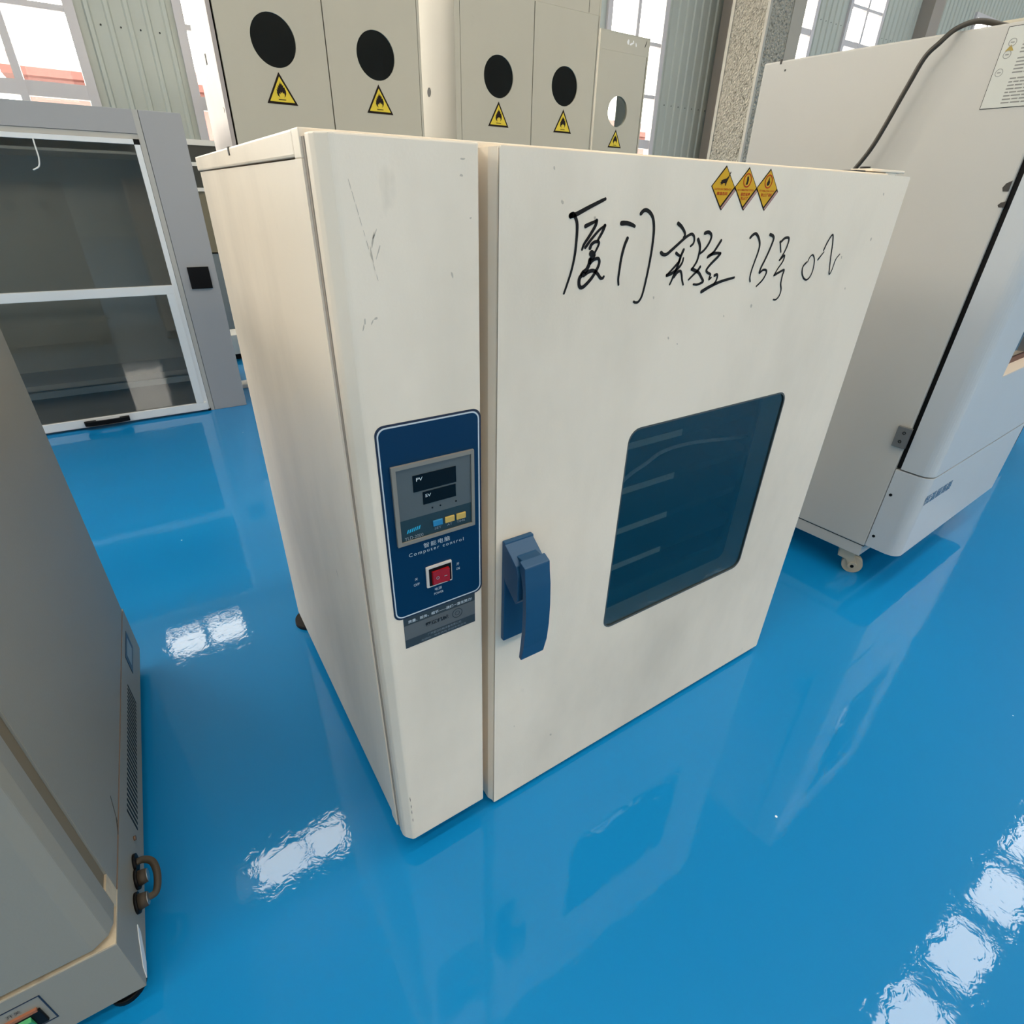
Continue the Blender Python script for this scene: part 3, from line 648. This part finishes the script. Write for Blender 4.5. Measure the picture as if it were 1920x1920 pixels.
# maker's label below
lb = MB().box(.0338, .1400, -.0005, .001, .4750, .5270).build('name_label', LABD, oven); lb['label'] = 'dark grey label with three lines of print'
MB().box(.0340, .1398, -.0007, -.0004, .4895, .5135).build('grey_band', LABM, lb)
lettering('printed_text', '质量、服务、细节——我们一直在努力!', PRINTW, lb, .0400, .1350, .5165, .5215, -.0009, bold=.01)
lettering('printed_text', '雷迈机械', LABT, lb, .0640, .0980, .5000, .5070, -.0010, bold=.03)
MB().sheet(circle(.1120, .5030, .0080, 28), [circle(.1120, .5030, .0068, 28)], -.0009, -.0007).sheet(circle(.1120, .5030, .0038, 20), [circle(.1120, .5030, .0030, 20)], -.0009, -.0007).build('round_logo', LABD, lb)
lettering('printed_text', '广州雷迈机械设备有限公司', PRINTDIM, lb, .0660, .1170, .4835, .4875, -.0009)
lettering('printed_text', '全国统一服务热线 欢迎来电咨询', PRINTDIM, lb, .0560, .1250, .4780, .4812, -.0009)
# cable-like reflection in the glass, modelled as a tube added behind it
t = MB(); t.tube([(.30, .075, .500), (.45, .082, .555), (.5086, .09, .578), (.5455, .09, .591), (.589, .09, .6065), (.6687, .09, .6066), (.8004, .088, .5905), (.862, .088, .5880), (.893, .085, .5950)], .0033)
tag(t.build('cable_reflection', CABLE_REFL), 'thin pale tube behind the oven door glass, modelling a reflection in it', 'cable')

# ================================================================ FUME HOOD
HF = 2.62
hood = thing('fume_hood', 'grey fume hood with white-framed glass sash and black square switch, standing left behind the oven', 'fume hood', (-.55, HF, 0))
dx, dy = .55, -HF
hl = -1.36                                  # left end, mirrored about the middle of the sash
def hb_(mb, x0, x1, y0, y1, z0, z1, **k): return mb.box(x0+dx, x1+dx, y0, y1, z0, z1, **k)
for a_, b_ in ((.0575, .2128), (hl-.155, hl)): m_ = MB(); hb_(m_, a_, b_, 0, .75, 0.0, 1.2765, bev=.002); m_.build('side_column', HOODG, hood)
m_ = MB(); hb_(m_, hl+.02, .0360, .001, .75, 1.1935, 1.2765, bev=.001); m_.build('top_fascia', HOODG, hood)
m_ = MB(); hb_(m_, hl+.02, .0360, .004, .03, 1.1745, 1.1925)
hb_(m_, .0360, .0560, .002, .03, 0, 1.2765); hb_(m_, hl+.002, hl+.02, .002, .03, 0, 1.2765)
m_.build('trim_strip', HOODS, hood)
m_ = MB(); hb_(m_, .0563, .0572, .012, .03, 0, 1.276); hb_(m_, hl, .036, .012, .03, 1.1926, 1.1934); m_.build('panel_joint', BLACK, hood)
m_ = MB()
hb_(m_, hl+.02, .0130, -.006, .02, 1.1555, 1.1735, bev=.001)
hb_(m_, .0135, .0345, -.004, .02, .012, 1.1550); hb_(m_, hl+.02, hl+.04, -.004, .02, .012, 1.1550)
upper = m_.build('sash_track', ALU, hood)
m_ = MB(); hb_(m_, .0130, .0350, -.003, .02, 1.1552, 1.1745); m_.build('corner_cap', BLACK, hood)
m_ = MB(); hb_(m_, .0260, .0400, -.003, .02, 0, .0125); m_.build('corner_cap', BLACK, hood)
m_ = MB()
hb_(m_, hl+.04, .0135, -.016, .006, .5740, .6120, bev=.0015)
hb_(m_, hl+.04, .0260, -.016, .006, .0125, .0500, bev=.0015)
hb_(m_, -.0190, .0140, -.016, .006, .0500, .5745, bev=.0015); hb_(m_, hl+.04, hl+.075, -.016, .006, .05, .5745, bev=.0015)
sash = m_.build('sash_frame', ALU, hood)
m_ = MB(); hb_(m_, hl+.04, -.0190, -.004, -.001, .05, .5740); m_.build('sash_glass', GHOOD, hood)
m_ = MB(); hb_(m_, hl+.02, .0135, .003, .006, .612, 1.1555); m_.build('upper_glass', GHOOD, hood)
m_ = MB(); hb_(m_, -.4966, -.4500, -.030, -.0155, .0250, .0420, bev=.002); hb_(m_, -.355, -.3157, -.030, -.0155, .0250, .0420, bev=.002)
pr = [(-.4966+dx, -.0300), (-.47+dx, -.0300), (-.405+dx, -.036), (-.34+dx, -.030), (-.3157+dx, -.030), (-.3157+dx, -.040), (-.34+dx, -.043), (-.405+dx, -.046), (-.47+dx, -.045), (-.492+dx, -.042)]
m_.prism(pr, .0225, .0420, 'z', bev=.0015)
m_.build('handle', BLACK, hood)
m_ = MB(); hb_(m_, .0915, .1815, -.008, 0, .5900, .6845, bev=.0015); m_.build('wall_switch', BLACK, hood)
m_ = MB(); hb_(m_, hl, .056, .70, .72, 0, 1.19); hb_(m_, hl, .056, .02, .70, .0, .012); hb_(m_, hl, .056, .40, .70, .10, .125); hb_(m_, hl, .056, .02, .70, 1.12, 1.13)
m_.build('inner_lining', mat('hood_lining', (.55, .54, .50), .6), hood)
m_ = MB(); m_.tube([(-.320+dx, -.004, 1.158), (-.321+dx, -.006, 1.13), (-.322+dx, -.007, 1.095), (-.331+dx, -.007, 1.065), (-.353+dx, -.006, 1.052)], .0028); m_.build('loose_wire', WHITE, hood)

m_ = MB(); hb_(m_, hl+.04, -.0185, .010, .016, .162, .190); m_.build('inner_sill', HOODS, hood)

# white framed unit seen through the slit between hood and oven
fc = thing('framed_cabinet', 'white framed cabinet with dark panes in the gap between fume hood and oven', 'cabinet', (.45, 4.35, 0))
m_ = MB()
for z in (1.255, 1.135, .985, .02): m_.box(-.35, .35, 0, .03, z, z+.032 if z > 1.2 else z+.022)
m_.box(-.35, -.33, 0, .03, 0, 1.28).box(.33, .35, 0, .03, 0, 1.28)
m_.build('frame', WHITE, fc)
m_ = MB(); m_.box(-.33, .33, .012, .4, 1.0, 1.26); m_.build('dark_pane', DARKG, fc)
m_ = MB(); m_.box(-.33, .33, .01, .4, .60, .985); m_.build('olive_panel', mat('olive_panel', (.17, .15, .10), .6), fc)
m_ = MB(); m_.box(-.33, .33, .02, .4, .05, .59); m_.build('grey_panel', mat('blue_grey_panel', (.16, .19, .21), .4), fc)
bc = thing('instrument_box', 'small white instrument box with black feet on the floor behind the fume hood', 'box', (.33, 3.62, 0), .1)
MB().box(-.13, .13, 0, .2, .035, .16, bev=.004).build('housing', WHITE, bc)
MB().box(-.12, .12, .015, .18, .0, .035).build('base', BLACK, bc)
MB().box(-.07, -.04, -.004, 0, .07, .085).build('port', BLACK, bc)
tag(MB().box(.2050, .33, 2.93, 3.02, 0, .022, bev=.002).build('floor_strip', WHITE), 'short white strip lying on blue floor beside the fume hood', 'strip')

# ================================================================ GAS CYLINDER CABINETS
FL = [(0, .62), (.04, .50), (.08, .56), (.10, .47), (.16, .50), (.155, .40), (.22, .42), (.24, .34), (.275, .30), (.27, .20), (.225, .12), (.14, .055), (.185, .14), (.15, .22), (.10, .19), (.06, .26), (.02, .20), (-.04, .25), (-.06, .16), (-.125, .20), (-.15, .13), (-.10, .055),
      (-.22, .11), (-.27, .20), (-.245, .27), (-.27, .33), (-.205, .31), (-.215, .42), (-.155, .37), (-.135, .50), (-.09, .44), (-.06, .56), (-.035, .49)]
def warning(parent, x, y, zb, hw=.0665, h=.1150):
    """yellow triangle with a flame; zb is the height of its base"""
    s_ = MB().poly([(x-hw, y, zb), (x+hw, y, zb), (x, y, zb+h)]).build('warning_sticker', YINK, parent)
    MB().poly([(x-hw*.80, y-.0008, zb+h*.075), (x+hw*.80, y-.0008, zb+h*.075), (x, y-.0008, zb+h*.86)]).build('yellow_field', YEL, s_)
    f_ = MB(); f_.fill([(x+a*hw*1.10, zb+h*(.165+b*.90)) for a, b in FL], y-.0014)
    f_.poly([(x-hw*.24, y-.0014, zb+h*.135), (x+hw*.24, y-.0014, zb+h*.135), (x+hw*.24, y-.0014, zb+h*.160), (x-hw*.24, y-.0014, zb+h*.160)])
    f_.build('flame_symbol', YINK, s_)
    return s_
def cab_door(parent, x0, x1, cx, z0, z1, gl, r=.0925, cz=1.557, th=.018):
    d = MB(); d.sheet([(x0+.0025, z0), (x1-.0025, z0), (x1-.0025, z1), (x0+.0025, z1)], [circle(cx, cz, r)], 0, th)
    o_ = d.build('door', BEIGE, parent)
    MB().sheet(circle(cx, cz, r+.008), [], .006, .009).build('round_pane', gl, o_)
    warning(o_, cx, -.0008, 1.336)
    return o_
def cab_body(parent, w, d, side, top=2.0, back=True, fs=.0165):
    m_ = MB()
    m_.box(0, .002, 0, d, .02, top); m_.box(.002, fs, -.0001, .02, .02, top)
    m_.build('side_wall', side, parent)
    m_ = MB()
    m_.box(w-.002, w, 0, d, .02, top); m_.box(w-.012, w-.002, 0, .02, .02, top)
    m_.box(.002, w-.002, 0, d, top-.004, top); m_.box(.002, w-.002, 0, d, .02, .03)
    m_.box(fs-.001, w-.012, .001, .004, 1.8958, top-.004); m_.box(.014, w-.012, .001, .004, .02, .058)
    if back: m_.box(.002, w-.002, d-.002, d, .02, top)
    m_.build('carcass', BEIGE, parent)
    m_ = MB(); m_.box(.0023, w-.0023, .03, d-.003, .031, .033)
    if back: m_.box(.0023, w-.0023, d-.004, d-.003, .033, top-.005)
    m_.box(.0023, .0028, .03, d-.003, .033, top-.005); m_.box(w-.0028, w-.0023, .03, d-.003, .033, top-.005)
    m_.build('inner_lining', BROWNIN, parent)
    for x in (.05, w-.05):
        for y in (.05, d-.05): MB().cyl((x, y, 0), .018, .02, n=16).build('foot', BLACK, parent)

g = 'beige gas cylinder cabinets in a row behind the oven'
c1 = thing('gas_cylinder_cabinet', 'beige double-door cabinet with two flame stickers, nearest and leftmost of the row behind the oven', 'cabinet', (.386, 2.572, 0), group=g)
cab_body(c1, .93, .47, BEIGE_LIT)
cab_door(c1, .0220, .4690, .244, .060, 1.895, GCAB); cab_door(c1, .4690, .9180, .700, .060, 1.895, GCAB)
m_ = MB(); m_.prism([(.222, 1.478), (.240, 1.478), (.240, 1.515), (.222, 1.515)], -.002, .0005, 'x'); m_.build('side_slot', BLACK, c1)
m_ = MB(); m_.prism([(.03, 1.29), (.045, 1.30), (.04, 1.31), (.028, 1.305)], -.0015, .0005, 'x'); m_.build('scuff_mark', SCUFF, c1)
c2 = thing('gas_cylinder_cabinet', 'beige double-door cabinet with two flame stickers, middle one of the three behind the oven', 'cabinet', (1.535, 2.632, 0), group=g)
cab_body(c2, .935, .47, BEIGE, fs=.0300)
cab_door(c2, .0300, .4830, .262, .060, 1.895, GCAB); cab_door(c2, .4830, .9290, .708, .060, 1.895, GCAB)
MB().cyl((-.001, .318, 1.498), .021, .002, 'x', n=24).build('side_hole', BLACK, c2)
MB().box(.8485, .8500, -.0006, .002, 1.899, 1.998).build('panel_joint', BLACK, c2)
c3 = thing('gas_cylinder_cabinet', 'beige single-door cabinet with scratched top and daylight in its round window, rightmost of the row', 'cabinet', (2.965, 3.212, 0), group=g)
cab_body(c3, .465, .30, BEIGE, back=False)
cab_door(c3, .014, .4475, .217, .060, 1.895, GCLR)
m_ = MB()
for x, z, rx, rz, sd in ((.255, 1.957, .012, .013, 1), (.285, 1.950, .014, .007, 2), (.305, 1.962, .006, .010, 3), (.330, 1.952, .006, .012, 4)): blob(m_, x, z, rx, rz, -.0006, .3, seed=sd)
m_.build('paint_scrape', PALE_SCUFF, c3)
m_ = MB(); blob(m_, .425, 1.965, .004, .024, -.0006, -.35, seed=9); m_.build('scuff_mark', CHIP, c3)

# ================================================================ CLIMATE CHAMBER on the right
A_ = math.radians(3.5)
rm = thing('climate_chamber', 'tall grey-white test chamber on castors with silver rounded door, right of the oven', 'test chamber', (1.479, .032, 0), A_)
W, D, B, T = .82, .655, .126, 1.329
m_ = MB(); m_.box(0, W, 0, D, B, T, bev=.004); m_.build('cabinet_body', GREYWHITE, rm)
m_ = MB(); m_.box(.002, W-.002, .004, D-.002, .088, .1245, bev=.002); m_.build('base_frame', GREYWHITE, rm)
m_ = MB(); m_.box(.001, W-.001, .0002, D-.0, .1245, .1265); m_.build('joint_shadow_strip', BLACK, rm)
def front_prof(dep, r, yb, n=8):
    pts = [(0, yb), (0, -dep+r)]
    for i in range(1, n+1):
        a = math.pi - (math.pi/2)*i/n; pts.append((r+r*math.cos(a), -dep+r-r*math.sin(a)))
    for i in range(n+1):
        a = -math.pi/2 + (math.pi/2)*i/n; pts.append((W-r+r*math.cos(a), -dep+r+r*math.sin(a)))
    return pts + [(W, yb)]
m_ = MB(); m_.prism(front_prof(.088, .030, -.0012), .131, .3790, 'z', bev=.0015)
bp = m_.build('base_panel', SILVER, rm)
for y, z in ((-.0134, .3051), (-.0136, .1693)): MB().cyl((-.0012, y, z), .0042, .002, 'x', n=12).build('screw', BLACK, rm)
o = lettering('printed_text', '恒温振荡器', mat('blue_print', (.045, .13, .24), .5), bp, .022, .215, .2950, .3260, -.0884, bold=.02)
# door: outer shell with a window, set off from the body by a dark slot
dp = front_prof(.088, .030, -.0120)
m_ = MB(); m_.prism(dp, .3835, .6215, 'z'); m_.prism(dp, 1.20, 1.331, 'z')
m_.prism([(0, -.012), (0, -.058)] + [(.030+.030*math.cos(math.pi-(math.pi/2)*i/8), -.058-.030*math.sin(math.pi-(math.pi/2)*i/8)) for i in range(1, 9)] + [(.215, -.088), (.215, -.012)], .6215, 1.20, 'z')
m_.prism([(.62, -.012), (.62, -.088), (W-.03, -.088), (W, -.058), (W, -.012)], .6215, 1.20, 'z')
dd_ = m_.build('door', SILVER, rm)
m_ = MB(); m_.box(.006, W-.006, -.0120, .0002, .384, 1.328); m_.build('door_gasket', BLACK, rm)
m_ = MB(); m_.box(.215, .62, -.0500, -.0460, .6215, 1.20); m_.build('door_glass', GBLUE, rm)
m_ = MB(); m_.box(.2152, .6198, -.0885, -.0505, .6215, .6255); m_.build('window_ledge', mat('cream_ledge', (.68, .58, .48), .5), rm)
m_ = MB(); m_.box(.2155, .6195, -.054, -.0505, .6256, .640); m_.build('brown_seal', mat('brown_seal', (.09, .03, .02), .6), rm)
m_ = MB(); m_.box(.2155, .6195, -.0440, -.0430, .640, .700); m_.build('green_tray', mat('green_tray', (.03, .09, .05), .5), rm)
m_ = MB(); m_.box(-.010, .0, -.004, .0290, .4415, .4975, bev=.0015)
hg = m_.build('hinge', mat('dark_grey_hinge', (.12, .125, .125), .45), rm)
for z, y in ((.4830, .010), (.4585, .0125)): MB().sheet(circle(0, 0, .004, 16), [circle(0, 0, .0026, 16)], 0, .001).build('hinge_screw', BLACK, hg).matrix_local = Matrix.Translation((-.0112, y, z)) @ Matrix.Rotation(-math.pi/2, 4, 'Z')
m_ = MB()
for y, z, a in ((.008, 1.046, .010), (.004, 1.012, .006)): m_.prism([(y-.006, z-a), (y+.004, z-a), (y+.007, z-a*.3), (y+.003, z+a*.5), (y-.006, z+a)], -.0012, .0008, 'x')
m_.build('paint_chips', CHIP, rm)
m_ = MB(); m_.prism([(.604, 1.3215), (.609, 1.3215), (.609, 1.332), (.604, 1.332)], -.001, .001, 'x').prism([(.588, 1.305), (.592, 1.305), (.592, 1.309), (.588, 1.309)], -.001, .001, 'x')
m_.build('stain_marks', CHIP, rm)
# instruction label on the side
lm_ = MB(); lm_.box(-.0010, .0005, -.060, .1115, 1.1865, 1.3225); LB = lm_.build('instruction_label', BLACK, rm); LB['label'] = 'pale instruction label with fine print'
MB().box(-.0013, -.0009, -.0590, .1105, 1.1875, 1.3215).build('label_sheet', mat('pale_label_stock', (.52, .52, .47), .4), LB)
lines = MB(); rnd = random.Random(3); z = 1.297
for k in range(17):
    if k in (4, 9): z -= .004
    y = .077; endy = -.05+rnd.random()*.03
    while y > endy:
        L_ = .006+rnd.random()*.014; lines.box(-.0016, -.0012, max(y-L_, endy-.002), y, z-.0022, z); y -= L_+.0018
    z -= .0058
lines.build('small_print', mat('grey_print', (.20, .195, .18), .5), LB)
for y, z in ((.0955, 1.2960), (.0975, 1.2765), (.100, 1.2475)):
    q = MB(); q.sheet(circle(0, 0, .0068, 20), [circle(0, 0, .0058, 20)], 0, .0003).box(-.003, .003, 0, .0003, -.001, .001)
    o = q.build('round_mark', mat('grey_mark', (.25, .25, .23), .5), LB); o.matrix_local = Matrix.Translation((-.0017, y, z)) @ Matrix.Rotation(-math.pi/2, 4, 'Z')
MB().poly([(-.0016, .1035, 1.2820), (-.0016, .0890, 1.2820), (-.0016, .0962, 1.2925)]).build('yellow_triangle', mat('ochre_print', (.36, .25, .04), .5), LB)
# castors
def castor(x, y, rz, parent):
    c_ = MB(); c_.box(-.026, .026, -.022, .022, .078, .088)
    for s_ in (-1, 1): c_.prism([(-.022, .080), (.020, .080), (.022, .060), (.036, .030), (.030, .016), (.016, .018), (.004, .045), (-.020, .052)], s_*.0165-.002, s_*.0165+.002, 'y')
    c_.prism([(-.024, .082), (-.006, .082), (-.004, .058), (-.022, .050)], -.016, .016, 'y')
    o_ = c_.build('castor', WHEEL, parent); o_.location = (x, y, 0); o_.rotation_euler = (0, 0, rz)
    w_ = MB(); w_.cyl((.024, -.012, .0285), .0285, .024, 'y', n=28).cyl((.024, -.022, .0285), .0125, .044, 'y', n=20); w_.build('wheel', WHEEL, o_)
    MB().cyl((.024, -.0245, .0285), .005, .049, 'y', n=12).build('axle', BLACK, o_)
for x, y, r_ in ((.045, .050, -1.15), (.77, .05, -.9), (.05, .60, .4), (.77, .60, .2)): castor(x, y, r_, rm)
# box on the chamber, and the power lead that drops down its side
tb = MB().box(0, .50, -.22, 0, 0, .040, bev=.003)
o = tag(tb.build('control_box', BEIGE), 'flat beige box lying on top of the test chamber at the right', 'box')
o.location = (1.479+.20*.998-.061*.2, .032+.20*.061+.20*.998, T+.0045); o.rotation_euler = (0, 0, A_)
cr, sr = math.cos(A_), math.sin(A_)
def RW(x, y, z): return (1.479+x*cr-y*sr, .032+x*sr+y*cr, z)
m_ = MB(); m_.tube([RW(*p) for p in ((.188, .10, 1.336), (.15, .11, 1.337), (.095, .145, 1.341), (.025, .178, 1.345), (-.012, .203, 1.332), (-.030, .221, 1.308), (-.034, .240, 1.285), (-.034, .258, 1.234), (-.034, .292, 1.133), (-.035, .323, 1.077), (-.034, .36, 1.02), (-.030, .42, .93), (-.024, .48, .70), (-.024, .50, .35), (-.03, .52, .06), (-.05, .56, .009), (-.12, .66, .008))], .0052, sub=8)
tag(m_.build('power_cable', CABLE), 'dark power cable hanging down the side of the right test chamber', 'cable')
# another chamber farther right
r2 = thing('test_chamber', 'grey cabinet on a black plinth half hidden beyond the test chamber at right edge', 'cabinet', (2.62, .18, 0), A_)
MB().box(0, .7, -.02, .6, .16, 1.2, bev=.004).build('cabinet_body', GREYWHITE, r2)
MB().box(.012, .69, -.01, .59, 0, .16).build('plinth', BLACK, r2)

# ================================================================ LEFT FOREGROUND MACHINE
lm = thing('incubator', 'old grey-beige incubator in the left foreground with side vent slots and green power switch', 'incubator', (-.3827, .0151, 0), math.radians(-2.0))
LWd, TOP, BD = .62, 1.02, .757
m_ = MB(); m_.box(-LWd, 0, 0, BD, .040, .1625, bev=.001); base = m_.build('base_unit', LEFTP, lm)
m_ = MB(); m_.box(-LWd, -.0008, .0735, .748, .1640, TOP, bev=.002); m_.build('cabinet_body', LEFTP, lm)
m_ = MB(); m_.box(-LWd+.004, -.0035, .048, .0735, .170, TOP-.01); m_.build('door_seal', mat('dirty_brown_seal', (.17, .135, .085), .7), lm)
m_ = MB(); m_.box(-LWd, -.0005, .0005, .0735, .1626, .1650); m_.box(-.012, -.0008, .0488, .0734, .1650, .2050); m_.build('ledge_trim', LEFTGAP, lm)
m_ = MB(); m_.prism([(-LWd, .048), (-LWd, .012), (-LWd+.012, 0), (-.022, 0), (-.006, .009), (-.0005, .022), (-.0005, .048)], .1735, TOP-.004, 'z', bev=.0015)
m_.build('door', LEFTP, lm)
for x, r_ in ((-.30, .033), (-.125, .024)): MB().cyl((x, .748, .885), r_, .004, 'y', n=28).build('rear_port', BLACK, lm)
# side joint, vent, badge, cable glands
MB().box(-.0012, -.0002, .075, .745, .1622, .1642).build('rust_line', mat('rusty_joint', (.20, .13, .09), .8), lm)
vt = MB(); n = 29
for i in range(n):
    y = .231 + (.533-.231)*i/(n-1)
    vt.prism([(y-.0028, .0725), (y+.0018, .0725), (y+.0022, .1265), (y-.0024, .1265)], -.0004, .0004, 'x')
vt.build('vent_grille', BLACK, lm)
bd = MB(); bd.prism([(.604, .0940), (.696, .0940), (.696, .1430), (.604, .1430)], -.0002, .0008, 'x'); BDG = bd.build('rating_badge', NAVY, lm)
MB().prism([(.620, .103), (.680, .103), (.680, .134), (.620, .134)], .0004, .0012, 'x').build('badge_plate', mat('grey_badge', (.22, .25, .27), .4), BDG)
for (y, z) in ((.1335, .0830), (.0955, .0835)):
    MB().cyl((0, y, z), .0150, .004, 'x', m=BLACK, n=20).cyl((.004, y, z), .0115, .0110, 'x', m=mat('dirty_brown_rubber', (.045, .032, .020), .7), n=20, r2=.0098).cyl((.015, y, z), .0092, .001, 'x', m=STEEL, n=20).build('cable_gland', None, lm)
m_ = MB(); m_.cyl((0, .1570, .0905), .0135, .004, 'x', m=BLACK, n=20).tube([(.002, .157, .0905), (.012, .157, .0900), (.0235, .148, .0870), (.0275, .128, .080), (.0235, .106, .074), (.012, .100, .078)], .0052, m=mat('olive_rubber_lead', (.045, .033, .019), .6)); m_.build('looped_lead', None, lm)
MB().cyl((0, .2000, .0920), .0038, .003, 'x', n=12).build('screw', mat('rusty_screw', (.14, .08, .05), .7), lm)
m_ = MB(); m_.prism([(.010, .0405), (.030, .0420), (.062, .0660), (.066, .0800), (.050, .0740), (.018, .0560)], -.0001, .0009, 'x'); m_.build('paper_label', PAPER, lm)
# front switch plate with green rocker
m_ = MB(); m_.sheet([(-.168, .0775), (-.0870, .0775), (-.0870, .1410), (-.168, .1410)], [[(-.1665, .0790), (-.0885, .0790), (-.0885, .1395), (-.1665, .1395)]], -.0006, .0005)
sp = m_.build('switch_outline', NAVY, lm)
m_ = MB(); m_.box(-.160, -.0945, -.0030, .0005, .0840, .1160, bev=.001); sh = m_.build('switch_housing', BLACK, lm)
MB().box(-.158, -.0965, -.0034, .0002, .1150, .1200).build('rust_rim', ORANGE, lm)
MB().prism([(-.0032, .0870), (-.0075, .1080), (-.0032, .1115)], -.150, -.1045, 'x', bev=.0006).build('rocker', GREEN, lm)
lettering('printed_text', '电源', CHIP, lm, -.1480, -.1330, .1250, .1320, -.0008); lettering('printed_text', '开关', CHIP, lm, -.1230, -.1090, .1250, .1320, -.0008)
for x, y in ((-.032, .034), (-.57, .045), (-.045, .70), (-.57, .70)):
    MB().cyl((x, y, 0), .023, .012, n=24).cyl((x, y, .012), .020, .028, n=20).build('foot', BLACK, lm)
m_ = MB(); m_.prism([(.18, .168), (.182, .168), (.205, .20), (.203, .20)], -.0009, -.0004, 'x').prism([(.150, .160), (.152, .160), (.185, .172), (.184, .174)], -.0009, -.0002, 'x'); m_.build('scratch_marks', CHIP, lm)
